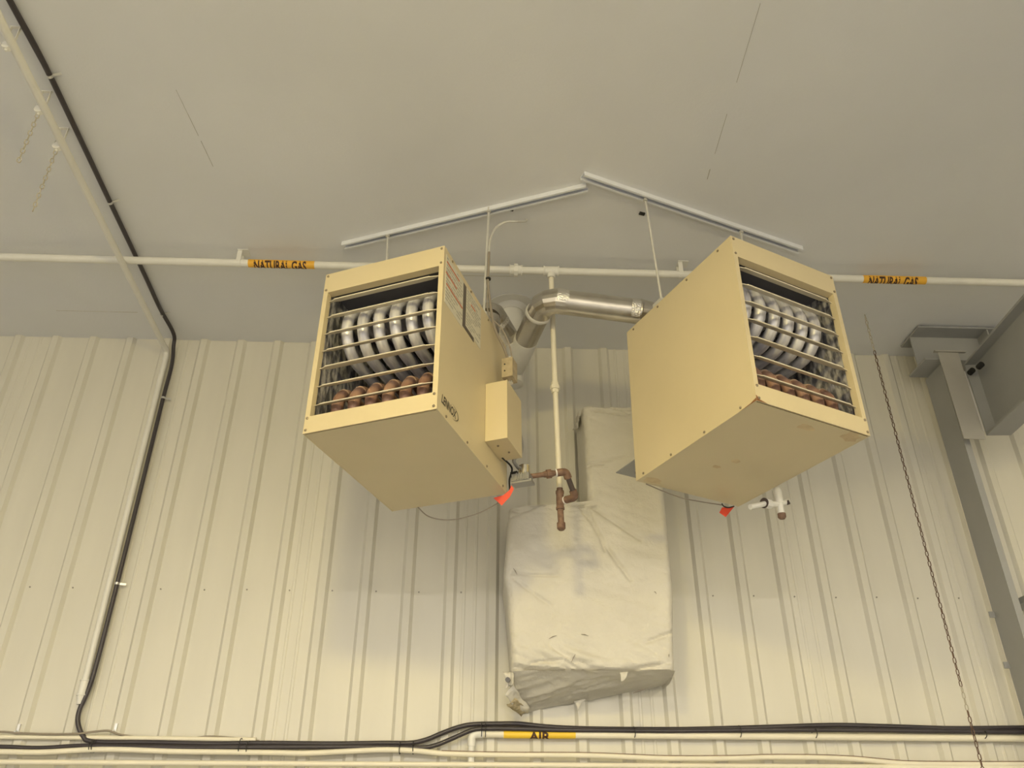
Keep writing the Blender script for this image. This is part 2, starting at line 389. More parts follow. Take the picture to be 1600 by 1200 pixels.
    # screws
    s0 = None
    def screw(p, nrm):
        nonlocal s0
        c = Vector(L(p)); nrm = Vector(nrm)
        MB().tube([c, c + nrm * 0.003, c + nrm * 0.0045], [0.0055, 0.0055, 0.003], 8).build('screw', 'cabscrew', t, local=True)
    for x in (0.012, w - 0.012):
        for zz in (h - 0.014, oz1 + 0.014, oz0 - 0.008, 0.014): screw((x, 0, zz), (0, -1, 0))
    for sx, nx in ((0, -1), (w, 1)):
        for y in (0.085, 0.30, 0.52, 0.72):
            screw((sx, y, 0.013), (nx, 0, 0)); screw((sx, y, h - 0.018), (nx, 0, 0))
    # hanger brackets on top, burner-side duct ring at the back
    for x in (0.018, w - 0.018):
        bx(MB(), x - 0.016, x + 0.016, 0.50, 0.56, h - 0.001, h + 0.022).build('hanger_bracket', 'rod', t, local=True)
    return t
TL = [0.36, 0.40, 0.42, 0.42, 0.24, 0.40, 0.40]
TR = [0.44, 0.46, 0.44, 0.44, 0.34, 0.48, 0.44]
hl = heater(QL, 'beige gas unit heater with side control box, rating label and gas valve', TL)
hr = heater(QR, 'beige gas unit heater with rust stained bottom and plain side panel', TR)

def lbox(a, b, c, d, e, f): return MB().box(a - SX, b - SX, c - SY, d - SY, e, f)
# left heater: control box, junction box, labels, logo, gas valve
cb = lbox(W_ + 0.001, W_ + 0.100, 0.496, 0.690, 0.118, 0.406).build('control_box', 'beige', hl, local=True)
lbox(W_ + 0.0985, W_ + 0.1012, 0.4945, 0.690, 0.1165, 0.4075).build('box_cover', 'beige', cb, local=True)
for p in ((0.600, 0.55), (0.625, 0.62)):
    c = Vector(L((p[0], p[1], 0.118))); MB().tube([c, c - Vector((0, 0, 0.004))], 0.005, 8).build('screw', 'cabscrew', cb, local=True)
for y0, y1, z0, z1 in ((0.022, 0.212, 0.515, 0.765), (0.250, 0.425, 0.545, 0.765)):
    st = lbox(W_, W_ + 0.0012, y0, y1, z0, z1).build('rating_label', 'sticker', hl, local=True)
    pr = MB(); pg = MB()
    rows = 13
    for i in range(rows):
        zz = z1 - 0.014 - i * (z1 - z0 - 0.02) / rows
        yy = y0 + 0.006
        while yy < y1 - 0.02:
            ln = random.uniform(0.012, 0.05); 
            if random.random() < 0.85: pg.box(W_ + 0.0012 - SX, W_ + 0.0016 - SX, yy - SY, min(yy + ln, y1 - 0.006) - SY, zz - 0.003, zz + 0.003)
            yy += ln + 0.006
    for zz, a, b in (((z1 - 0.035), 0.03, 0.75), (z1 - 0.095, 0.0, 0.62), (z1 - 0.15, 0.05, 0.98)) if y0 < 0.1 else ((z1 - 0.06, 0.3, 0.6),):
        pr.box(W_ + 0.0012 - SX, W_ + 0.0018 - SX, y0 + (y1 - y0) * a - SY, y0 + (y1 - y0) * b - SY, zz - 0.004, zz + 0.004)
    pg.build('print', 'print_grey', st, local=True); pr.build('print', 'print_red', st, local=True)
dk = lbox(W_, W_ + 0.0013, 0.214, 0.246, 0.530, 0.762)
dk.box(W_ - SX, W_ + 0.0013 - SX, 0.246 - SY, 0.345 - SY, 0.530, 0.552)
dk.build('dark_label', 'print_dark', hl, local=True)
V, Fc = text_mesh('LENNOX', 0.022)
lg = MB()
lg.add([(W_ + 0.0008 - SX, 0.040 + (v[0] * 0.140) + (v[1] - .5) * 0.006 - SY, 0.049 + v[1] * 0.040) for v in V], Fc)
ring = []
for k in range(25):
    a = math.radians(-75 + 150 * k / 24); ring.append((a, ))
vs_ = []; fs = []
for k in range(27):
    a = math.radians(-80 + 165 * k / 26); wd = 0.0022 * math.sin(math.pi * (k + 0.6) / 27.2)
    for sg in (-1, 1):
        vs_.append((W_ + 0.0008 - SX, 0.128 + math.cos(a) * (0.074 + wd * sg) - SY, 0.069 + math.sin(a) * (0.032 + wd * sg)))
fs = [(2 * k, 2 * k + 1, 2 * k + 3, 2 * k + 2) for k in range(26)]
lg.add(vs_, fs); lg.build('logo', 'ink', hl, local=True)
def PL_(px, py, ax, val): return on_face(QL, px, py, ax, val)
# gas valve under the control box
def lw(q, px, py, Y): return Vector(L(to_local(q, at_y(px, py, Y))))
vc = lw(QL, 816, 749, 3.34)
gv = MB().obox(vc, (0.040, 0, 0), (0, 0.030, 0), (0, 0, 0.017)).build('gas_valve', 'valve', hl, local=True)
MB().obox(vc + Vector((0.004, 0, -0.020)), (0.046, 0, 0), (0, 0.026, 0), (0, 0, 0.006)).build('valve_flange', 'valve', gv, local=True)
mb = MB()
for k in range(-2, 3): mb.obox(vc + Vector((0.008 + k * 0.012, -0.031, 0.002)), (0.0025, 0, 0), (0, 0.004, 0), (0, 0, 0.016))
mb.build('valve_fins', 'valve', gv, local=True)
MB().tube([vc + Vector((0.012, -0.006, 0.012)), vc + Vector((0.012, -0.006, 0.058)), vc + Vector((0.012, -0.006, 0.062))], [0.027, 0.027, 0.022], 16).build('regulator', 'chrome', gv, smooth=True, local=True)
MB().tube([vc + Vector((-0.020, -0.004, 0.028)), vc + Vector((-0.050, -0.004, 0.026))], 0.015, 12).build('valve_plug', 'rubber', gv, smooth=True, local=True)
# flexible whip behind the control box, loose wires
MB().tube(spline([Vector(L((W_ + 0.06, 0.70, 0.33))), Vector(L((W_ + 0.075, 0.745, 0.27))), Vector(L((W_ + 0.078, 0.755, 0.19))), Vector(L((W_ + 0.055, 0.715, 0.125))), vc + Vector((-0.01, 0.0, 0.05))], 8), 0.0085, 8).build('flexible_whip', 'valve', hl, smooth=True, local=True)
MB().tube(spline([Vector(L((W_ + 0.02, 0.66, 0.118))), vc + Vector((-0.045, -0.01, 0.06)), vc + Vector((-0.055, -0.015, 0.0)), vc + Vector((-0.055, -0.01, -0.045))], 6), 0.0045, 6).build('wire', 'zip', hl, smooth=True, local=True)

# right heater: grey rear plate, rust marks, gas stub
MB().box(0.035 - SX, 0.40 - SX, D_ - SY, 0.985 - SY, 0.135, 0.139).build('rear_plate', 'steel', hr, local=True)
MB().box(0.105 - SX, 0.130 - SX, 0.90 - SY, 0.93 - SY, 0.122, 0.135).build('plate_knob', 'rubber', hr, local=True)
def rust_patch(pts, parent, face):
    mb = MB(); n = len(pts); mb.add([L(p) for p in pts], [tuple(range(n))]); return mb.build('rust_mark', 'rust', parent, local=True)
rust_patch([(0.0, -0.0006, 0.0), (0.05, -0.0006, 0.0), (0.015, -0.0006, 0.008), (0.004, -0.0006, 0.022), (0, -0.0006, 0.024)], hr, 'f')
rust_patch([(-0.0006, 0.0, 0.0), (-0.0006, 0.10, 0.0), (-0.0006, 0.03, 0.004), (-0.0006, 0.0, 0.012)], hr, 's')
def smudge(cx, cy, rx, ry, name='rust_stain'):
    pts = []
    for k in range(14):
        a = 2 * math.pi * k / 14; j = random.uniform(0.7, 1.15); pts.append(L((cx + math.cos(a) * rx * j, cy + math.sin(a) * ry * j, 0.0006)))
    m_ = MB().add(pts, [tuple(range(14))]).build(name, 'smudge', hr, local=True)
M['smudge'] = mat('stain_on_enamel', (0.74, 0.60, 0.35, 1), 0.45, col2=(0.52, 0.38, 0.21, 1), scale=14, lo=.3, hi=.7)
smudge(0.50, 0.045, 0.045, 0.035); smudge(0.06, 0.735, 0.05, 0.03); smudge(0.25, 0.42, 0.025, 0.018); smudge(0.215, 0.50, 0.02, 0.013); smudge(0.30, 0.07, 0.05, 0.02)

# ------------------------------------------------------------------ strut rails and hanger rods
def rail(p, q, label):
    a = at_z(*p, H); b = at_z(*q, H); d = (b - a).normalized(); s = Vector((-d.y, d.x, 0)); c = (a + b) / 2
    t = thing('strut_rail', label, 'rail', (c.x, c.y, H), 'strut rails under the ceiling')
    w, hh, tk = 0.0205, 0.024, 0.0025
    mb = MB(); L2 = (b - a).length / 2
    def part(y0, y1, z0, z1):
        mb.obox(c + s * ((y0 + y1) / 2) + Vector((0, 0, (z0 + z1) / 2)), d * L2, s * ((y1 - y0) / 2), (0, 0, (z1 - z0) / 2))
    part(-w, w, -tk, 0); part(-w, -w + tk, -hh, -tk); part(w - tk, w, -hh, -tk); part(-w + tk, -w + 0.0105, -hh, -hh + tk); part(w - 0.0105, w - tk, -hh, -hh + tk)
    mb.build('channel', 'strut', t)
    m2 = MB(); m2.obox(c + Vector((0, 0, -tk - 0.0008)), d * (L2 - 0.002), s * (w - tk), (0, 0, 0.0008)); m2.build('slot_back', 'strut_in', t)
    return t
rail((537, 381), (917, 290), 'pale strut rail on the ceiling holding the heater with the control box')
rail((910, 272), (1250, 388), 'pale strut rail on the ceiling holding the heater with the plain side')
def rod(px, py, q, xloc, label):
    a = at_z(px, py, H - 0.02); lo = to_local(q, a); x = xloc; y = min(max(lo.y, 0.51), 0.55)
    b = to_world(q, (x, y, H_ + 0.018))
    a = Vector((a.x, a.y, H - 0.004))
    t = thing('hanger_rod', label, 'rod', b, 'threaded rods carrying the heaters')
    MB().tube([b - Vector((0, 0, .004)), a], 0.006, 8).build('rod_shaft', 'rod', t, smooth=True)
    for f in (b + Vector((0, 0, 0.006)), a - Vector((0, 0, 0.028))):
        MB().tube([f - Vector((0, 0, 0.005)), f + Vector((0, 0, 0.005))], 0.011, 6).build('nut', 'rod', t)
    return t
rod(606, 366, QL, 0.018, 'thin threaded rod above the louvered front of the heater with control box')
rod(763.8, 327.5, QL, W_ - 0.018, 'thin threaded rod with grey cable tied along it above control box side')
rod(1008, 310, QR, 0.018, 'long thin threaded rod above the plain side of the heater')
rod(1158, 360, QR, W_ - 0.018, 'short visible threaded rod behind the top edge of rust stained heater')
for i, (px, py) in enumerate(((798, 326), (1003, 333))):
    c = at_z(px, py, H)
    o = MB().obox(c - Vector((0, 0, 0.004)), (0.014, 0.004, 0), (-0.002, 0.008, 0), (0, 0, 0.004)).build('ceiling_clip', 'zip')
    tag(o, ['small black clip on the ceiling beside the rail above the cable hook', 'small black clip on the ceiling beside the long threaded rod'][i], 'clip', 'black clips on the ceiling')

# ------------------------------------------------------------------ natural gas line
GZ, GY, GR = 4.313, 3.497, 0.0205
g = thing('gas_pipe', 'white gas pipe along the ceiling with yellow NATURAL GAS markers', 'pipe', (0, GY, GZ))
DX, DY = 0.345, 3.497
MB().tube([(-6.9, GY, GZ), (6.9, GY, GZ)], GR, 16).build('main_run', 'white_pipe', g, smooth=True)
def coupling(parent, a, b, r, m='white_pipe', name='coupling'):
    a = Vector(a); b = Vector(b); d = (b - a).normalized()
    mb = MB().tube([a, a + d * 0.006, a + d * 0.008, b - d * 0.008, b - d * 0.006, b], [r + 0.004, r + 0.004, r + 0.001, r + 0.001, r + 0.004, r + 0.004], 14)
    return mb.build(name, m, parent, smooth=True)
xu = at_y(806, 424, GY).x
coupling(g, (xu - 0.035, GY, GZ), (xu + 0.035, GY, GZ), 0.026, name='union')
MB().tube([(xu - 0.010, GY, GZ), (xu + 0.010, GY, GZ)], 0.036, 8).build('union_nut', 'white_pipe', g)
coupling(g, (DX - 0.043, GY, GZ), (DX + 0.043, GY, GZ), 0.025, name='tee')
MB().tube([(DX, GY, GZ), (DX, GY, GZ - 0.048)], 0.021, 14).build('tee_branch', 'white_pipe', g, smooth=True)
drop = MB().tube([(DX, GY, GZ - 0.03), (DX + 0.004, DY, 3.62), (DX + 0.012, DY, at_y(876, 782, DY).z + 0.045)], 0.0135, 14).build('drop_pipe', 'cream_pipe', g, smooth=True)
uz = at_y(867, 606, DY).z
MB().tube([(DX + .004, DY, uz + 0.03), (DX + .004, DY, uz + 0.012), (DX + .004, DY, uz + 0.010), (DX + .004, DY, uz - 0.010), (DX + .004, DY, uz - 0.012), (DX + .004, DY, uz - 0.03)], [0.019, 0.019, 0.025, 0.025, 0.019, 0.019], 8).build('drop_union', 'cream_pipe', g)
# iron tee, drip leg, swing to the valve
TX = DX + 0.012; tz = at_y(876, 782, DY).z
tee = MB().tube([(TX, DY, tz + 0.046), (TX, DY, tz + 0.034), (TX, DY, tz + 0.030), (TX, DY, tz - 0.030), (TX, DY, tz - 0.034), (TX, DY, tz - 0.044)], [0.0195, 0.0195, 0.0175, 0.0175, 0.0195, 0.0195], 14).build('iron_tee', 'iron', g, smooth=True)
MB().tube([(TX, DY, tz + 0.04), (TX, DY, tz + 0.060)], 0.0145, 12).build('iron_nipple', 'iron', g, smooth=True)
MB().tube([(TX, DY, tz - 0.04), (TX + 0.002, DY, tz - 0.115)], 0.0145, 12).build('drip_leg', 'iron', g, smooth=True)
MB().tube([(TX + 0.002, DY, tz - 0.108), (TX + 0.002, DY, tz - 0.135), (TX + 0.002, DY, tz - 0.143)], [0.0195, 0.0195, 0.012], 12).build('drip_cap', 'iron', g, smooth=True)
E2 = at_y(899, 777, DY - 0.045); E1 = at_y(884, 737, DY - 0.115)
e2a = Vector((TX + 0.016, DY, tz + 0.0))
MB().tube(rounded([e2a, E2, E2 + (E1 - E2).normalized() * 0.035], 0.022), 0.0175, 12).build('iron_elbow', 'iron', g, smooth=True)
MB().tube([e2a + Vector((0.004, -0.002, 0)), e2a + (E2 - e2a).normalized() * 0.014], 0.0185, 12).build('thread_tape', 'thread', g, smooth=True)
MB().tube([E2 + (E1 - E2).normalized() * 0.03, E1], 0.0125, 12).build('dark_nipple', 'dark_iron', g, smooth=True)
Vv = at_y(823, 745, 3.362)
d1 = (Vv - E1).normalized()
MB().tube(rounded([E1 + (E2 - E1).normalized() * 0.032, E1, E1 + d1 * 0.046], 0.024), 0.0180, 12).build('iron_elbow', 'iron', g, smooth=True)
MB().tube([E1 + d1 * 0.044, E1 + d1 * 0.049], 0.019, 12).build('thread_tape', 'thread', g, smooth=True)
MB().tube([E1 + d1 * 0.045, Vv - d1 * -0.0], 0.0115, 12).build('iron_nipple', 'iron', g, smooth=True)
un = E1 + d1 * 0.080
MB().tube([un - d1 * 0.024, un - d1 * 0.012, un - d1 * 0.010, un + d1 * 0.010, un + d1 * 0.012, un + d1 * 0.026], [0.014, 0.017, 0.022, 0.022, 0.017, 0.0135], 8).build('iron_union', 'iron', g)
# strap hangers and markers
for px, py in ((371, 405), (1062, 432)):
    x = at_z(px, py, GZ).x
    mb = MB(); mb.box(x - 0.012, x + 0.012, GY - GR - 0.002, GY - GR, GZ, H); mb.box(x - 0.012, x + 0.012, GY + GR, GY + GR + 0.002, GZ, H)
    mb.box(x - 0.012, x + 0.045, GY - 0.03, GY + 0.03, H - 0.003, H)
    mb.tube([(x - 0.012, GY, GZ), (x + 0.012, GY, GZ)], GR + 0.002, 14)
    mb.build('pipe_strap', 'white_pipe', g)
def marker(parent, xa, xb, yc, zc, R, body, mname, ta, tb, top_deg, arc_deg, cam_deg, bold=0.02):
    mk_ = MB().tube([(xa, yc, zc), (xb, yc, zc)], R + 0.0012, 20).build('pipe_marker', mname, parent, smooth=True)
    V, Fc = text_mesh(body, bold); r2 = R + 0.0022; mb = MB()
    pts = []
    for v in V:
        ph = math.radians(cam_deg + top_deg - (1 - v[1]) * arc_deg)   # angle measured from -Y, up positive
        pts.append((xa + (xb - xa) * (ta + (tb - ta) * v[0]), yc - r2 * math.cos(ph), zc + r2 * math.sin(ph)))
    mb.add(pts, Fc); mb.build('lettering', 'ink_brown', mk_)
M['ink_brown'] = mat('marker_ink', (0.06, 0.022, 0.012, 1), 0.5)
marker(g, at_z(389, 412, GZ).x, at_z(492, 414, GZ).x, GY, GZ, GR, 'NATURAL GAS', 'marker', 0.09, 0.88, 52, 158, -38, 0.032)
marker(g, at_z(1346, 438, GZ).x, at_z(1444, 440, GZ).x, GY, GZ, GR, 'NATURAL GAS', 'marker', 0.08, 0.86, 48, 165, -38, 0.032)

# gas stub below the other heater
s_c = at_y(1219, 785, 3.30)
gs = thing('gas_stub', 'white painted gas tee and drip leg behind the rust stained heater', 'pipe', s_c)
def P5(px, py, Y=3.30): return at_y(px, py, Y)
a, b = P5(1214, 763), P5(1222, 808)
MB().tube([a, b], 0.0150, 12).build('drip_leg', 'white_pipe', gs, smooth=True)
MB().tube([b + (a - b).normalized() * 0.016, b, b + (b - a).normalized() * 0.008], [0.018, 0.018, 0.012], 12).build('drip_cap', 'iron', gs, smooth=True)
MB().tube([a + (b - a).normalized() * 0.01, a + (b - a).normalized() * 0.07], 0.0185, 12).build('tee', 'white_pipe', gs, smooth=True)
c = P5(1216, 788); MB().tube([c, P5(1196, 787, 3.26), P5(1172, 792, 3.22)], 0.012, 12).build('run', 'white_pipe', gs, smooth=True)
c1 = P5(1194, 786, 3.26); c2 = P5(1203, 788, 3.28); MB().tube([c1, c2], 0.021, 8).build('union', 'white_pipe', gs)
dd = (c2 - c1).normalized(); MB().tube([c1 - dd * 0.003, c1 + dd * 0.002], 0.0225, 16).build('union_ring', 'dark_iron', gs, smooth=True)
MB().tube([P5(1218, 787), P5(1231, 784, 3.33)], 0.013, 12).build('branch', 'white_pipe', gs, smooth=True)
e = P5(1229, 786, 3.32); MB().tube([e, e + Vector((0.010, -0.008, 0.002))], 0.010, 10).build('branch_plug', 'dark_iron', gs, smooth=True)

# ------------------------------------------------------------------ flue
fl = thing('flue_pipe', 'shiny galvanised vent pipes joining at a wye into a white ceiling stack', 'flue pipe', (0.18, 3.7, 4.0))
R4 = 0.063
A = Vector((0.292, 3.315, 3.992)); B = Vector((0.775, 3.335, 3.945))       # cross run
ST = Vector((0.150, 3.955, 3.955))                                        # foot of the white stack
def gore(parent, pts, r, m='galv', name='elbow'):
    return MB().tube(pts, r, 20).build(name, m, parent, smooth=False)
d_ab = (B - A).normalized(); d_w = (ST - A).normalized()
gore(fl, [A + d_w * 0.110, A + d_w * 0.045 + d_ab * 0.004, A + d_w * 0.018 + d_ab * 0.022, A + d_ab * 0.06, A + d_ab * 0.10], R4 + 0.0015)
MB().tube([A + d_ab * 0.095, B], R4, 24).build('cross_pipe', 'galv', fl, smooth=True)
# foil tape patches on the cross pipe
def wrap(parent, a, d, r, x0, x1, a0, a1, m='tape', name='foil_tape'):
    ref = Vector((0, 0, 1)); n1 = (ref - d * ref.dot(d)).normalized(); n2 = d.cross(n1); vs_ = []; fs = []; N = 10
    for i in range(N + 1):
        an = math.radians(a0 + (a1 - a0) * i / N)
        for j in range(4):
            x = x0 + (x1 - x0) * j / 3 + random.uniform(-.002, .002)
            vs_.append(a + d * x + (n1 * math.cos(an) + n2 * math.sin(an)) * (r + random.uniform(0.0006, 0.0016)))
    fs = [(i * 4 + j, i * 4 + j + 1, i * 4 + j + 5, i * 4 + j + 4) for i in range(N) for j in range(3)]
    return MB().add(vs_, fs).build(name, m, parent, smooth=True)
wrap(fl, A, d_ab, R4 + 0.0018, 0.055, 0.115, 40, 120); wrap(fl, A, d_ab, R4 + 0.001, 0.43, 0.475, 60, 150)
MB().tube([B - d_ab * 0.012, B - d_ab * 0.004, B], [R4 + 0.001, R4 + 0.003, R4 + 0.001], 24).build('crimp_ring', 'galv', fl, smooth=True)
bk = to_world(QR, (0.24, D_ + 0.13, 0.64)); bk0 = to_world(QR, (0.24, D_ - 0.004, 0.60))
gore(fl, [B - d_ab * 0.005, B + d_ab * 0.03 + Vector((0, .004, 0)), B + d_ab * 0.065 + Vector((0, 0.025, -0.015)), B + d_ab * 0.085 + Vector((0, 0.065, -0.04))], R4 + 0.001)
MB().tube(rounded([B + d_ab * 0.08 + Vector((0, 0.055, -0.035)), bk, bk0], 0.06), R4 - 0.002, 20).build('outlet_pipe', 'galv', fl, smooth=True)
# ring + run towards the stack
q0 = A + d_w * 0.100
MB().tube([q0, q0 + d_w * 0.006, q0 + d_w * 0.020, q0 + d_w * 0.026], [R4 + 0.002, R4 + 0.006, R4 + 0.006, R4 + 0.002], 24).build('joint_ring', 'white_duct', fl, smooth=True)
MB().tube([q0 + d_w * 0.02, A + d_w * 0.36], R4 - 0.001, 24).build('wye_run', 'galv', fl, smooth=True)
MB().tube([A + d_w * 0.34, A + d_w * 0.352, A + d_w * 0.50, ST - d_w * 0.02], [R4, R4 + 0.004, R4 + 0.004, R4 + 0.004], 24).build('painted_run', 'white_duct', fl, smooth=True)
# branch from the heater with the control box
J = A + d_w * 0.50
lb = Vector((0.040, 3.555, 4.055)); d_l = (J - lb).normalized()
MB().tube([lb, J - d_l * 0.03], R4 - 0.002, 24).build('branch_pipe', 'galv', fl, smooth=True)
lo0 = to_world(QL, (0.40, D_ - 0.004, 0.60)); lo1 = to_world(QL, (0.40, D_ + 0.10, 0.62))
gore(fl, [lb + d_l * 0.03, lb - d_l * 0.005, lb - d_l * 0.035 - Vector((0, 0, 0.02)), lb - d_l * 0.05 - Vector((0, 0, 0.06))], R4)
MB().tube(rounded([lb - d_l * 0.05 - Vector((0, 0, 0.055)), Vector((lb.x - 0.045, lb.y - 0.01, 3.75)), lo1, lo0], 0.05), R4 - 0.003, 20).build('outlet_pipe', 'galv', fl, smooth=True)
MB().tube([J - d_l * 0.13, J - d_l * 0.04], [R4 + 0.003, R4 + 0.003], 24).build('branch_collar', 'white_duct', fl, smooth=True)
wrap(fl, lb, d_l, R4 - 0.0005, 0.03, 0.06, 70, 170)
# stack: tee boot, riser and ceiling collar
MB().tube([ST + Vector((0, 0, -0.095)), ST + Vector((0, 0, -0.088)), ST + Vector((0, 0, 0.05)), Vector((ST.x, ST.y, H))], [0.05, 0.066, 0.066, 0.066], 24).build('riser', 'white_duct', fl, smooth=True)
MB().tube([Vector((ST.x, ST.y, H - 0.006)), Vector((ST.x, ST.y, H))], 0.150, 32).build('ceiling_collar', 'white_duct', fl, smooth=True)
MB().tube([Vector((ST.x, ST.y, H - 0.035)), Vector((ST.x, ST.y, H - 0.006))], [0.072, 0.095], 32).build('storm_ring', 'white_duct', fl, smooth=True)

# ------------------------------------------------------------------ power cable and junction box
ca = at_z(822, 342, H)
pc = thing('power_cable', 'cable hooked from the ceiling along a rod to a small junction box', 'cable', ca)
rt = at_z(763.8, 327.5, H - 0.02); rb_ = to_world(QL, (W_ - 0.018, 0.53, H_))
def on_rod(py):  # point on the rod at a photo height, nudged to the camera side
    best = min((abs((lambda p: 600 - F * (p - CAM).dot(UP) / (p - CAM).dot(FWD))(rt.lerp(rb_, k / 200)) - py), k) for k in range(201))[1]
    return rt.lerp(rb_, best / 200) + Vector((0.008, -0.012, 0))
yb = on_rod(400).y
MB().tube(spline([ca, ca + Vector((-0.002, 0.004, -0.012)), at_y(808, 346, yb), at_y(790, 347, yb), at_y(775, 356, yb), at_y(766, 375, yb), on_rod(398)], 8), 0.006, 8).build('white_section', 'rod', pc, smooth=True)
jb = to_world(QL, (0.622, 0.645, 0.555))
MB().tube(spline([on_rod(396), on_rod(420), on_rod(445), to_world(QL, (W_ + 0.012, 0.545, H_ + 0.01)), to_world(QL, (W_ + 0.025, 0.565, 0.73)), to_world(QL, (W_ + 0.045, 0.610, 0.67)), jb + Vector((0, 0, 0.04))], 8), 0.0062, 8).build('grey_section', 'grey_cable', pc, smooth=True)
MB().tube(spline([on_rod(432), to_world(QL, (W_ - 0.004, 0.53, H_ + 0.04)), to_world(QL, (W_ + 0.045, 0.585, 0.76)), to_world(QL, (W_ + 0.070, 0.63, 0.68)), jb + Vector((0.012, 0, 0.04))], 8), 0.0035, 6).build('thin_wire', 'grey_cable', pc, smooth=True)
o_, u_, v_, z_ = frame(QL)
c = on_rod(438); MB().tube([c - Vector((0, 0, .004)), c + Vector((0, 0, .004))], 0.013, 10).build('cable_tie', 'zip', pc)
jbx = MB().obox(jb, u_ * 0.026, v_ * 0.034, z_ * 0.052).build('junction_box', 'beige_dirty' if 'beige_dirty' in M else 'beige', pc)
for k in (-1, 1):
    c = jb - v_ * 0.034 + z_ * 0.018 * k - u_ * 0.012; MB().tube([c, c - v_ * 0.002], 0.004, 8).build('knockout', 'zip', jbx)
MB().tube([jb + z_ * 0.050, jb + z_ * 0.075], 0.012, 10).build('box_connector', 'rod', jbx, smooth=True)
MB().tube([jb - z_ * 0.052, jb - z_ * 0.068], 0.016, 12).build('box_nipple', 'chrome', jbx, smooth=True)
# loose wires below the heaters with red tags
def loose(name, label, pts, r=0.0028, m='grey_cable'):
    o = MB().tube(spline(pts, 8), r, 6).build(name, m, None, smooth=True); return tag(o, label, 'cord')
yb2 = to_world(QL, (0.4, D_, 0)).y
loose('igniter_wire', 'thin grey wire sagging below the heater with control box', [to_world(QL, (0.13, D_ - 0.002, 0.002)), at_y(668, 806, 3.50), at_y(690, 812, 3.47), at_y(715, 811, 3.45), at_y(750, 801, 3.42), at_y(778, 786, 3.38)])
loose('igniter_wire', 'thin wire along the bottom edge of rust stained heater', [to_world(QR, (0.05, D_ - 0.002, -0.003)), at_y(1058, 776, 3.36), at_y(1090, 783, 3.40), at_y(1128, 789, 3.44)], 0.003)
def red_tag(label, pts, thick):
    P = [Vector(p) for p in pts]; nrm = (P[1] - P[0]).cross(P[2] - P[0]).normalized() * thick; n_ = len(P)
    mb = MB(); mb.add([p + nrm for p in P] + [p - nrm for p in P], [tuple(range(n_)), tuple(range(2 * n_ - 1, n_ - 1, -1))] + [(i, (i + 1) % n_, n_ + (i + 1) % n_, n_ + i) for i in range(n_)])
    return tag(mb.build('paper_tag', 'tag'), label, 'tag', 'red tags below the heaters')
ty = 3.345
red_tag('red paper tag folded like a bow below the gas valve', [at_y(*p, ty) for p in ((771, 778), (786, 774), (796, 766), (799, 758), (803, 764), (797, 776), (784, 790))], 0.0008)
ty = 3.43
t2 = red_tag('square red paper tag below the rust stained heater', [at_y(*p, ty) for p in ((1128, 793), (1147, 792), (1134, 808), (1124, 801))], 0.0008)
o = MB().tube(spline([at_y(1128, 787, ty), at_y(1131, 791, ty - .004), at_y(1138, 793, ty - .006), at_y(1147, 791, ty)], 5), 0.0032, 6).build('tag_string', 'zip', t2, smooth=True)

# ------------------------------------------------------------------ insulated duct on the wall
def smooth01(t): t = max(0.0, min(1.0, t)); return t * t * (3 - 2 * t)
DF = 4.0                                     # front face
dz0, dz1 = 2.345, 3.775
cre = []                                     # creases: px polyline, width, depth
for pts, wd, dp in (([(905, 790), (925, 815), (945, 850), (985, 905)], 0.010, 0.010), ([(925, 792), (955, 812), (1000, 842)], 0.010, 0.010), ([(918, 795), (935, 830), (945, 860)], 0.008, 0.008),
                    ([(800, 895), (830, 898), (870, 899)], 0.007, 0.006), ([(805, 905), (830, 925), (860, 945)], 0.009, 0.006), ([(800, 1040), (850, 1046), (900, 1050), (980, 1048), (1045, 1035)], 0.010, 0.010),
                    ([(1055, 985), (1040, 992), (1010, 1003)], 0.009, 0.009), ([(830, 1035), (880, 1030), (905, 1045)], 0.008, 0.008), ([(860, 1010), (900, 1035)], 0.008, 0.006),
                    ([(900, 725), (930, 722), (980, 712)], 0.008, 0.006), ([(910, 732), (925, 726), (950, 728)], 0.006, 0.006), ([(940, 630), (985, 645)], 0.006, 0.007), ([(930, 640), (975, 648)], 0.005, 0.006), ([(795, 795), (815, 800), (840, 790)], 0.008, 0.008), ([(795, 808), (818, 800)], 0.006, 0.006)):
    cre.append(([(at_y(*p, DF).x, at_y(*p, DF).z) for p in pts], wd, dp))
def crease(x, z):
    s = 0.0
    for pts, wd, dp in cre:
        for (x0, z0), (x1, z1) in zip(pts, pts[1:]):
            dx, dz = x1 - x0, z1 - z0; L2 = dx * dx + dz * dz; t = max(0, min(1, ((x - x0) * dx + (z - z0) * dz) / L2))
            d2 = (x - x0 - dx * t) ** 2 + (z - z0 - dz * t) ** 2
            if d2 < (3 * wd) ** 2: s = max(s, 1.7 * dp * math.exp(-d2 / (wd * wd)) * (0.6 + 0.4 * math.sin(3.1 * t)))
    return s
def xl(z):  # left edge: wide below, stepped in above the shoulder
    t = smooth01((z - 3.150) / 0.055)
    lower = 0.140 - 0.022 * math.sin(max(0, min(1, (z - 2.35) / 0.80)) * math.pi) ** 2 + (0.016 if z < 2.80 else 0.0) * smooth01((2.80 - z) / .1)
    return lower * (1 - t) + 0.556 * t
def xr(z): return 0.938 + 0.030 * smooth01((z - 2.35) / 0.5)
prof_t = []
nb, nf, nt_ = 30, 230, 8
for i in range(nb): prof_t.append(('b', i / nb))
for i in range(nf + 1): prof_t.append(('f', i / nf))
for i in range(1, nt_ + 1): prof_t.append(('t', i / nt_))
ns = 150
Vd = []; Fd = []
side = [0.0, 0.25, 0.5, 0.75, 0.92]
srow = [('l', s) for s in side] + [('m', i / ns) for i in range(ns + 1)] + [('r', s) for s in reversed(side)]
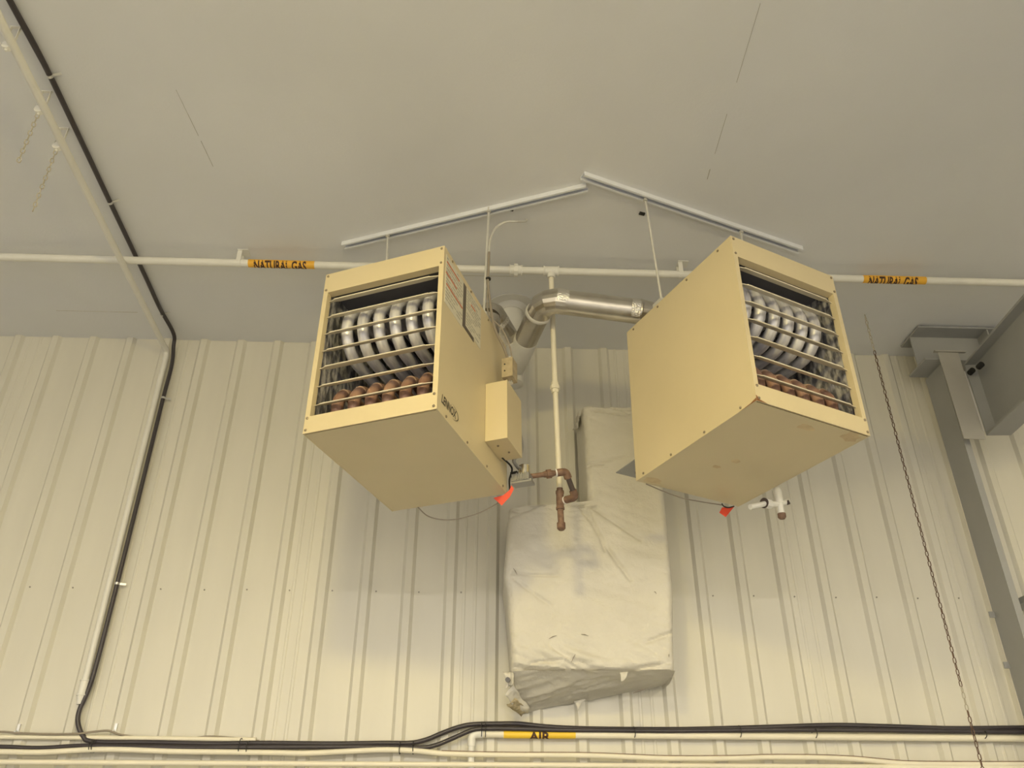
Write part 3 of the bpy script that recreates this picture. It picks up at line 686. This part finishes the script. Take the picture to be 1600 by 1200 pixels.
for kind, t in prof_t:
    for sk, s in srow:
        sx = s if sk == 'm' else (0.0 if sk == 'l' else 1.0)
        if kind == 'b':
            zf = dz0; zw = 2.197 + (2.331 - 2.197) * sx
            yy = YR - 0.002 + (DF + 0.012 - YR) * t; zz = zw + (zf - zw) * t - 0.018 * math.sin(math.pi * t)
            xa, xb = 0.225 + (xl(dz0) - 0.225) * t, 0.955 + (xr(dz0) - 0.955) * t
        elif kind == 'f':
            zz = dz0 + (dz1 - dz0) * t; rnd = 0.03
            e = min(zz - dz0, dz1 - zz); yy = DF + (0 if e > rnd else rnd - math.sqrt(max(0, rnd * rnd - (rnd - e) ** 2))) * 0.9
            xa, xb = xl(zz), xr(zz)
            # rounded shoulder: the front falls back just above the wide part's left half
        else:
            zz = dz1 + 0.008 * math.sin(t * 2); yy = DF + 0.027 + (YR - 0.002 - DF - 0.027) * t; xa, xb = xl(dz1), xr(dz1)
        x = xa + (xb - xa) * sx
        dn = 0.0
        if sk == 'm':
            ed = min(sx, 1 - sx) * (xb - xa); rr_ = 0.035
            if ed < rr_ and kind == 'f': yy += rr_ - math.sqrt(max(0, rr_ * rr_ - (rr_ - ed) ** 2))
            if kind == 'f' and zz > 3.12:
                k = smooth01((zz - 3.13) / 0.07); 
            n1 = noise.noise(Vector((x * 5, zz * 5, 1.3))) * 0.006 + noise.noise(Vector((x * 16, zz * 22, 4.1))) * 0.0022
            top = smooth01((zz - 3.66) / 0.08) * 0.016 + smooth01((2.44 - zz) / 0.10) * 0.016 + (0.006 if abs(zz - 3.14) < 0.05 and x < 0.6 else 0)
            n1 += 0.004 * abs(noise.noise(Vector((x * 7 + zz * 3, zz * 11 - x * 3, 9.1)))) + abs(noise.noise(Vector((x * 9 + zz * 6, zz * 38, 7.7)))) * top
            if kind == 'f': yy += n1 + crease(x, zz) + 0.0060 * (1 - 3 * abs(noise.noise(Vector((x * 4 + zz * 2.5, zz * 15 + x * 5, 11.0))))) * (smooth01((2.62 - zz) / 0.25) + 0.6 * smooth01((zz - 3.55) / 0.2) + 0.25)
            elif kind == 'b': zz += n1 * 0.6 + (1 - abs(noise.noise(Vector((x * 3.2 + t * 1.4, t * 5.5 - x * 7.0, 2.2)))) * 2.2) * 0.010 * math.sin(math.pi * t) + (1 - 2 * abs(noise.noise(Vector((x * 6 - t * 2.0, t * 9 - x * 12, 5.2))))) * 0.004 * math.sin(math.pi * t)
        else:
            yw = YR - 0.002
            yfront = yy + 0.035 if kind == 'f' else yy
            yy = yw + (yfront - yw) * s
            x += noise.noise(Vector((yy * 12, zz * 9, 3.0))) * 0.006 * (1 if kind == 'f' else 0)
        Vd.append((x, min(yy, YR - 0.001), zz))
nn = len(srow)
for i in range(len(prof_t) - 1):
    for j in range(nn - 1): Fd.append((i * nn + j, i * nn + j + 1, (i + 1) * nn + j + 1, (i + 1) * nn + j))
dt = thing('insulated_duct', 'wrinkled white insulation wrapped duct box fixed to the ribbed wall', 'duct', (0.54, 4.18, 2.33))
MB().add(Vd, Fd).build('insulation_jacket', 'duct', dt, smooth=True)
# torn corner: hole, curled flaps
def flap(pts, m, name='torn_flap', amp=0.012, n=7):
    # bilinear patch between four corners, crumpled
    a, b, c, d = [Vector(p) for p in pts]; vs_ = []; fs = []; sd = random.random() * 50
    nr = (b - a).cross(d - a).normalized()
    for i in range(n + 1):
        for j in range(n + 1):
            s, t = i / n, j / n; p = a * (1 - s) * (1 - t) + b * s * (1 - t) + c * s * t + d * (1 - s) * t
            edge = 1.0
            p = p + nr * noise.noise(p * 28 + Vector((sd, 0, 0))) * amp * 1.6 + Vector((noise.noise(p * 40 + Vector((0, sd, 0))), 0, noise.noise(p * 40 + Vector((0, 0, sd))))) * amp * 0.6
            vs_.append(p)
    for i in range(n):
        for j in range(n): fs.append((i * (n + 1) + j, i * (n + 1) + j + 1, (i + 1) * (n + 1) + j + 1, (i + 1) * (n + 1) + j))
    o = MB().add(vs_, fs).build(name, m, dt, smooth=True)
    so = o.modifiers.new('thickness', 'SOLIDIFY'); so.thickness = 0.002
    return o
flap([at_y(788, 1085, 4.08), at_y(802, 1072, 4.08), at_y(830, 1108, 4.24), at_y(812, 1117, 4.26)], 'duct')
flap([at_y(790, 1100, 4.15), at_y(806, 1092, 4.12), at_y(824, 1112, 4.24), at_y(814, 1120, 4.27)], 'torn')
flap([at_y(787, 1052, 4.04), at_y(803, 1050, 4.03), at_y(801, 1072, 4.05), at_y(791, 1076, 4.07)], 'duct', amp=0.020)
hole = MB().tube([at_y(793, 1062, 4.02) + Vector((0, -0.004, 0)), at_y(794, 1062, 4.02) + Vector((0, 0.01, 0))], 0.012, 8).build('torn_hole', 'dark_in', dt)
for p in ([(969, 1050), (981, 1050), (975, 1064), (971, 1066)], [(897, 1096), (915, 1092), (905, 1104), (902, 1111)]):
    yv = 3.985 if p[0][1] < 1060 else 4.30
    flap([at_y(*q, yv) for q in p], 'duct', amp=0.008, n=5)
flap([at_y(898, 655, 4.30), at_y(905, 640, 4.10), at_y(903, 668, 4.10), at_y(897, 672, 4.30)], 'duct', amp=0.012, n=6)
for p in ([(783, 690), (789, 688)],): pass
def tear(px0, px1, Y, r=0.0022):
    a, b = at_y(*px0, Y), at_y(*px1, Y); MB().tube([a, a.lerp(b, .5) + Vector((0, -0.001, 0.003)), b], [r * .4, r, r * .3], 6).build('tear', 'grey_cable', dt)
for a, b in (((858, 998), (870, 993)), ((908, 991), (920, 994)), ((893, 1035), (899, 1022)), ((1022, 924), (1026, 928)), ((1045, 1022), (1045, 1027)), ((802, 888), (808, 898))): tear(a, b, 3.996)
tear((989, 1083), (1008, 1077), 4.20, 0.005)

# ------------------------------------------------------------------ white conduit on ceiling and wall
PW = 0.0165
XP = -1.965
wp = thing('conduit_pipe', 'pale conduit pipe running along the ceiling and down the ribbed wall', 'conduit', (XP, YR, 2.3))
zc = 4.272
pA = at_z(8, 70, zc); pB = at_z(175, 400, zc); pC = Vector((pB.x - 0.005, YR - PW - 0.004, zc))
dirp = (pB - pA); far = pA - dirp.normalized() * 6.0
wtop = at_y(259, 560, YR - PW - 0.004); wbot = at_y(131, 1072, YR - PW - 0.004)
pC = Vector((wtop.x, YR - PW - 0.004, zc))
MB().tube([far, Vector((wtop.x + 0.0, YR - 0.10, zc))], PW, 14).build('ceiling_run', 'white_pipe', wp, smooth=True)
MB().tube(rounded([Vector((wtop.x, YR - 0.11, zc)), pC, Vector((wtop.x, pC.y, zc - 0.11))], 0.09, 10), PW + 0.001, 14).build('elbow', 'white_pipe', wp, smooth=True)
MB().tube([Vector((wtop.x, pC.y, zc - 0.10)), Vector((wbot.x, pC.y, wbot.z))], PW, 14).build('riser_run', 'white_pipe', wp, smooth=True)
coupling(wp, Vector((wbot.x, pC.y, wbot.z + 0.03)), Vector((wbot.x, pC.y, wbot.z - 0.045)), PW + 0.004)
MB().tube([Vector((wbot.x, pC.y, wbot.z - 0.045)), Vector((wbot.x, pC.y, wbot.z - 0.085))], [0.020, 0.014], 12).build('end_fitting', 'white_pipe', wp, smooth=True)
link_proto = {}
def link_mesh(Lk, Wk, r, m):
    key = (Lk, Wk, r, m)
    if key in link_proto: return link_proto[key]
    pts = []; hw = Wk / 2 - r; hl_ = Lk / 2 - r - hw
    for k in range(5): a = math.pi * k / 4; pts.append((hw * math.cos(a), 0, hl_ + hw * math.sin(a)))
    for k in range(5): a = math.pi + math.pi * k / 4; pts.append((hw * math.cos(a), 0, -hl_ + hw * math.sin(a)))
    o = MB().tube(pts, r, 5, closed=True).build('link', m, None, smooth=True)
    me = o.data; bpy.data.objects.remove(o); link_proto[key] = me; return me
def chain(name, label, top, length, Lk, Wk, r, matf, group=None, lean=(0, 0), cat='chain'):
    t = thing(name, label, cat, top, group); pitch = Lk - 2 * r * 1.05; n_ = int(length / pitch)
    for i in range(n_):
        me = link_mesh(Lk, Wk, r, matf(i, n_)); o = bpy.data.objects.new('link', me); COL.objects.link(o); o.parent = t
        zc_ = -pitch * (i + 0.5); o.location = (lean[0] * zc_, lean[1] * zc_, zc_)
        o.rotation_euler = (0, 0, math.radians(35 + 90 * (i % 2) + 8 * math.sin(i * 0.7)))
    return t
def clamp(px, py, name='pipe_clamp'):
    c = at_z(px, py, zc); x = c.x
    mb = MB(); mb.tube([(x, c.y - 0.010, zc), (x, c.y + 0.010, zc)], PW + 0.003, 14); mb.box(x - 0.022, x + 0.022, c.y - 0.006, c.y + 0.006, H - 0.003, H); mb.box(x - PW - 0.002, x - PW, c.y - 0.005, c.y + 0.005, zc, H); mb.box(x + PW, x + PW + 0.002, c.y - 0.005, c.y + 0.005, zc, H)
    mb.tube([(x, c.y, zc - PW), (x, c.y, zc - PW - 0.012)], 0.005, 6)
    mb.build(name, 'white_pipe', wp); return Vector((x, c.y, zc - PW - 0.006))
k1_ = clamp(90, 229); k2_ = clamp(62, 172); clamp(12, 72)
chain('short_chain', 'short pale chain hanging from the conduit clamp nearer the back wall', k1_, 0.36, 0.030, 0.017, 0.0024, lambda i, n_: 'pale_chain', 'short chains hanging from the conduit')
chain('short_chain', 'shorter pale chain hanging from the conduit clamp farther from the back wall', k2_, 0.29, 0.030, 0.017, 0.0024, lambda i, n_: 'pale_chain', 'short chains hanging from the conduit')
# long chain
ct = at_z(1355, 492, H); ct = Vector((2.262, 3.93, H))
hk = chain('long_chain', 'long dark bronze chain hanging from the ceiling beside the steel column', ct + Vector((0, 0, -0.02)), 3.0, 0.031, 0.0165, 0.0023,
           lambda i, n_: 'pale_chain' if (i < 9 or i in (80, 81, 82, 83)) else 'bronze')
MB().tube([ct, ct + Vector((0, 0, -0.022))], 0.003, 6).build('ceiling_hook', 'pale_chain', hk)

# ------------------------------------------------------------------ black conduits
RB = 0.0115
def wallp(px, py, off=0.02): return at_y(px, py, YR - off)
zcb = H - RB - 0.004
b0 = at_z(-60, -140, zcb); 
_p15 = at_z(15, 0, zcb)
cpts = [Vector((_p15.x + 0.05, -8.5, zcb)), _p15 + Vector((0.002, -0.6, 0)), _p15, at_z(78, 118, zcb), at_z(172, 316, zcb), at_z(228, 434, zcb), at_z(250, 482, zcb)]
wl = [wallp(271, 545), wallp(268, 572), wallp(255, 622), wallp(222, 756), wallp(183, 912), wallp(150, 1040), wallp(137, 1080), wallp(124, 1110), wallp(122, 1130), wallp(130, 1150), wallp(148, 1159)]
o_b = 0.022
run1 = [(240, 1160), (330, 1162), (400, 1161), (520, 1162), (600, 1161), (640, 1161), (665, 1156), (687, 1147), (705, 1140), (725, 1134), (745, 1131.5), (775, 1131), (810, 1131), (850, 1135), (890, 1137.5), (950, 1139), (1050, 1139.5), (1110, 1138.5), (1200, 1136), (1300, 1133), (1375, 1134.5), (1450, 1137), (1500, 1138), (1600, 1137), (1700, 1137)]
bc = thing('black_conduit', 'black flexible conduit from the ceiling down the wall and along the pipes', 'conduit', (wl[3].x, YR, wl[9].z))
corner = [at_z(262, 508, zcb) + Vector((-.002, 0, -0.002)), Vector((wl[0].x + 0.0, YR - 0.04, H - 0.08))]
MB().tube(spline(cpts + [Vector((wl[0].x + 0.012, YR - 0.10, zcb - 0.012)), Vector((wl[0].x + 0.004, YR - 0.035, H - 0.085))] + wl[1:] + [wallp(x, y) for x, y in run1] + [wallp(1700, 1137) + Vector((0.25, 0, 0)), Vector((6.9, YR - 0.02, wallp(1700, 1137).z))], 6), RB, 12).build('conduit_run', 'black_cable', bc, smooth=True)
def ring_clip(c, d, parent, m='clip', r=RB + 0.002, ear=None):
    d = Vector(d).normalized(); mb = MB().tube([c - d * 0.006, c + d * 0.006], r, 12)
    if ear: mb.obox(c + Vector(ear), Vector(ear) * 0.9, d * 0.006, Vector(ear).cross(d).normalized() * 0.0015)
    return mb.build('conduit_clip', m, parent)
for px, py in ((78, 118), (172, 316), (254, 491)):
    c = at_z(px, py, zcb); ring_clip(c, (0, 1, 0), bc, ear=(0.022, 0, 0.008))
for px, py in ((255, 622), (183, 912)):
    c = wallp(px, py); ring_clip(c, (0.0, 0, 1), bc, ear=(0.022, 0.006, 0))
run2 = [(-90, 1167), (0, 1167), (60, 1169), (112, 1166), (140, 1165.5), (200, 1167), (300, 1168), (400, 1167.5), (550, 1167), (620, 1168), (662, 1168), (682, 1164), (702, 1156), (720, 1148), (737, 1141), (755, 1138.5), (800, 1138.5), (870, 1140.5), (950, 1141), (1050, 1142), (1200, 1140.5), (1350, 1141), (1430, 1142), (1525, 1143), (1600, 1144), (1700, 1144)]
b2 = thing('black_conduit', 'second black conduit lying below the first along the wall pipes', 'conduit', (0, YR, 2.03))
MB().tube(spline([Vector((-6.9, YR - 0.03, wallp(-90, 1167, 0.03).z)), wallp(-90, 1167, 0.03) - Vector((0.25, 0, 0))] + [wallp(x, y, 0.045 if x > 120 else 0.03) for x, y in run2] + [wallp(1700, 1144, 0.045) + Vector((0.25, 0, 0)), Vector((6.9, YR - 0.045, wallp(1700, 1144, 0.045).z))], 5), 0.0108, 10).build('conduit_run', 'black_cable', b2, smooth=True)
def tie(px, y0, y1, parent, off=0.05):
    a = wallp(px, y0, off); b = wallp(px + 1, y1, off); c = (a + b) / 2; hh = abs(a.z - b.z) / 2 + 0.003
    pts = [(c.x, YR - 0.022 + 0.024 * math.cos(k * math.pi / 6), c.z + hh * math.sin(k * math.pi / 6)) for k in range(12)]
    pts = [(c.x, YR - 0.034 + 0.036 * math.cos(k * math.pi / 6), c.z + hh * math.sin(k * math.pi / 6)) for k in range(12)]
    MB().tube(pts, 0.0022, 5, closed=True).build('cable_tie', 'zip', parent, smooth=True)
for px, y0, y1 in ((141, 1158, 1174), (145, 1158, 1174), (374, 1154, 1178), (386, 1158, 1178), (624, 1160, 1177), (645, 1158, 1177), (752, 1128, 1150), (758, 1130, 1150), (991, 1136, 1151), (1156, 1134, 1151), (1274, 1138, 1152), (1538, 1142, 1153)):
    tie(px, y0, y1, b2)

# ------------------------------------------------------------------ pipes along the wall below
ap = thing('air_pipe', 'white compressed air pipe with bright yellow AIR marker', 'pipe', wallp(735, 1147))
RA = 0.0165; ya = YR - RA - 0.012
pe = at_y(737, 1147, ya); pr_ = at_y(1600, 1149.5, ya)
zA = pe.z
MB().tube([(pe.x + 0.03, ya, zA), (6.9, ya, zA - 0.01)], RA, 14).build('air_run', 'cream_pipe', ap, smooth=True)
MB().tube(rounded([(pe.x + 0.055, ya, zA), (pe.x, ya, zA), (pe.x, ya, zA - 0.055)], 0.035), RA + 0.003, 14).build('elbow', 'white_pipe', ap, smooth=True)
MB().tube([(pe.x, ya, zA - 0.05), (pe.x, ya, 1.0)], RA, 14).build('down_pipe', 'white_pipe', ap, smooth=True)
marker(ap, at_y(787, 1147, ya).x, at_y(899, 1147, ya).x, ya, zA - 0.001, RA, 'AIR', 'marker2', 0.35, 0.65, 42, 150, -6, 0.035)
fxp = [(-90, 1174), (0, 1174.5), (60, 1175.5), (110, 1173), (150, 1171), (200, 1171.5), (270, 1174), (350, 1175), (430, 1176), (475, 1177), (540, 1174), (600, 1171.5), (650, 1173), (690, 1177), (740, 1178.5), (800, 1179.5), (910, 1180), (980, 1182.5), (1050, 1185), (1150, 1184.5), (1200, 1183), (1280, 1183.5), (1337, 1186), (1380, 1190), (1420, 1193), (1500, 1194), (1600, 1194), (1700, 1194)]
o = MB().tube(spline([Vector((-6.9, YR - 0.05, wallp(-90, 1174, 0.05).z)), wallp(-90, 1174, 0.05) - Vector((0.25, 0, 0))] + [wallp(x, y, 0.050) for x, y in fxp] + [wallp(1700, 1194, 0.05) + Vector((0.25, 0, 0)), Vector((6.9, YR - 0.05, wallp(1700, 1194, 0.05).z))], 5), 0.0125, 12).build('hose_line', 'cream_pipe', None, smooth=True)
tag(o, 'cream painted wavy hose line below the black conduits', 'pipe')
o2 = MB().tube(spline([wallp(x, y - 4.2, 0.056) for x, y in fxp[13:]], 5), 0.0022, 6).build('hose_shade_line', 'iron', None, smooth=True)  # dark strand standing for the shade line along the top of the hose
tag(o2, 'thin brown strand painted as the shade line on top of the wavy hose', 'cable')
zl = at_y(0, 1191, YR - 0.02).z
pB0 = at_y(0, 1190.5, YR - 0.05); pB1 = at_y(1600, 1199.5, YR - 0.05)
lp = MB().tube([(-6.9, YR - 0.050, pB0.z + 0.002), (pB0.x, YR - 0.050, pB0.z), (pB1.x, YR - 0.050, pB1.z), (6.9, YR - 0.050, pB1.z - 0.01)], 0.0115, 12).build('straight_pipe', 'cream_pipe', None, smooth=True)
tag(lp, 'straight cream pipe lowest along the ribbed wall', 'pipe')
pD = MB().tube([Vector((-6.9, YR - 0.014, at_y(-120, 1151, YR - 0.014).z)), at_y(-120, 1151, YR - 0.014), at_y(0, 1151.5, YR - 0.014), at_y(200, 1153, YR - 0.014), at_y(400, 1156, YR - 0.014)], 0.0105, 12).build('short_pipe', 'cream_pipe', None, smooth=True)
tag(pD, 'cream pipe behind the black conduit bend under the grey cable', 'pipe')
gc = MB().tube(spline([Vector((-6.9, YR - 0.03, wallp(-90, 1143, 0.03).z)), wallp(-90, 1143, 0.03) - Vector((0.25, 0, 0))] + [wallp(x, y, 0.03 if x < 185 else 0.012) for x, y in ((-90, 1143), (0, 1143.5), (28, 1145.5), (75, 1147), (120, 1146.5), (150, 1143), (170, 1142), (184, 1147), (200, 1150), (240, 1154.5), (285, 1155), (325, 1151), (362, 1153), (405, 1158))], 6), 0.0052, 8).build('grey_cable', 'grey_cable', None, smooth=True)
tag(gc, 'thin grey cable strung along the wall clips beside the conduit bend', 'cable')
for px, py in ((29, 1139), (181, 1138)):
    c = wallp(px, py, 0.004); mb = MB().obox(c, (0.006, 0, 0), (0, 0.006, 0), (0, 0, 0.022)); mb.tube([c + Vector((0, -0.006, -0.012)), c + Vector((0, -0.03, -0.016))], 0.004, 6)
    o = mb.build('cable_clip', 'clip', None)
    tag(o, ['small wall clip holding grey cable over the black conduit bend', 'small wall clip holding grey cable away from the bend'][0 if px > 100 else 1], 'clip', 'clips for the grey cable')

# ------------------------------------------------------------------ steel frame at the side
cxw, cy0, cy1 = 2.740, 4.090, 4.278
col = thing('steel_column', 'grey painted steel channel column standing against the ribbed wall', 'column', (cxw, 4.25, 0))
mb = MB(); mb.box(cxw, cxw + 0.008, cy0, cy1, 0.012, 4.145); mb.box(cxw + 0.008, cxw + 0.036, cy0, cy0 + 0.009, 0.012, 4.145); mb.box(cxw + 0.008, cxw + 0.036, cy1 - 0.009, cy1, 0.012, 4.145)
mb.build('column_shaft', 'steel', col)
MB().box(cxw - 0.05, cxw + 0.08, cy0 - 0.03, cy1, 0, 0.012).build('base_plate', 'steel', col)
for px, py in ((1555, 965), (1576, 1043)):
    c = at_y(px, py, 4.33); MB().obox(Vector((cxw - 0.014, 4.270, c.z)), (0.014, 0, 0), (0, 0.004, 0), (0, 0, 0.016)).build('girt_clip', 'steel', col)
hb = thing('header_beam', 'short grey steel I-beam on the column top below the ceiling', 'beam', (2.65, 4.135, 4.145))
x0b = 2.625; ytf0, ytf1 = 4.02, 4.25
mb = MB(); mb.box(x0b, 5.5, ytf0, ytf1, 4.362, 4.374); mb.box(x0b, 5.5, ytf0 + 0.02, ytf1 - 0.0, 4.145, 4.157); mb.box(x0b, 5.5, 4.128, 4.138, 4.157, 4.362)
mb.build('beam_section', 'steel', hb)
MB().box(3.05, 3.058, ytf0 + 0.006, 4.128, 4.157, 4.362).build('stiffener', 'steel', hb)
hp = MB().box(2.695, 2.818, 4.012, 4.018, at_y(1500, 690, 4.05).z, 4.180); hp.box(2.672, 2.86, 4.000, 4.020, 4.180, 4.188)
hp.build('hanger_plate', 'pale_steel', hb)
rb2 = thing('runway_beam', 'deep grey steel runway beam reaching from the wall into the shop', 'beam', (2.93, 4.05, 3.66))
bd = Vector((0.0735, 0.9973, 0)); bs_ = Vector((bd.y, -bd.x, 0))          # along the beam, across the beam
fc = Vector((2.927, 4.05, 0)); fw, zb_, zt_ = 0.068, 3.652, 4.130
def bbox(mb, s0, s1, t0, t1, z0, z1):     # across, along (0 = wall end, negative = into the shop)
    return mb.obox(fc + bs_ * ((s0 + s1) / 2) + bd * ((t0 + t1) / 2) + Vector((0, 0, (z0 + z1) / 2)), bs_ * ((s1 - s0) / 2), bd * ((t1 - t0) / 2), (0, 0, (z1 - z0) / 2))
mb = MB(); bbox(mb, -fw, fw, -12.9, 0, zb_, zb_ + 0.014); bbox(mb, -fw, fw, -12.9, 0, zt_ - 0.014, zt_); bbox(mb, -0.006, 0.006, -12.9, -0.01, zb_ + 0.014, zt_ - 0.014)
mb.build('beam_section', 'steel', rb2)
bbox(MB(), -fw, fw, -0.01, 0, zb_ + 0.014, zt_ - 0.014).build('end_plate', 'steel', rb2)
bbox(MB(), -fw - 0.022, -fw - 0.002, 0.002, 0.010, zb_ + 0.03, zt_ - 0.05).build('white_edge_strip', 'white_pipe', rb2)
for px, py in ((1532, 571), (1518, 580)):
    c = at_y(px, py, 4.02 if px < 1525 else 3.90); MB().tube([c + Vector((0, -0.014, 0)), c + Vector((0, 0.02, 0))], 0.017, 12).build('rubber_bumper', 'rubber', rb2, smooth=True)
sh = at_y(1597, 940, 4.25)
MB().box(sh.x - 0.03, sh.x + 0.5, 4.16, 4.36, sh.z - 0.02, sh.z + 0.012).build('shelf_bracket', 'steel', None)
tag(bpy.data.objects['shelf_bracket'], 'grey steel bracket on the wall just past the column', 'bracket')
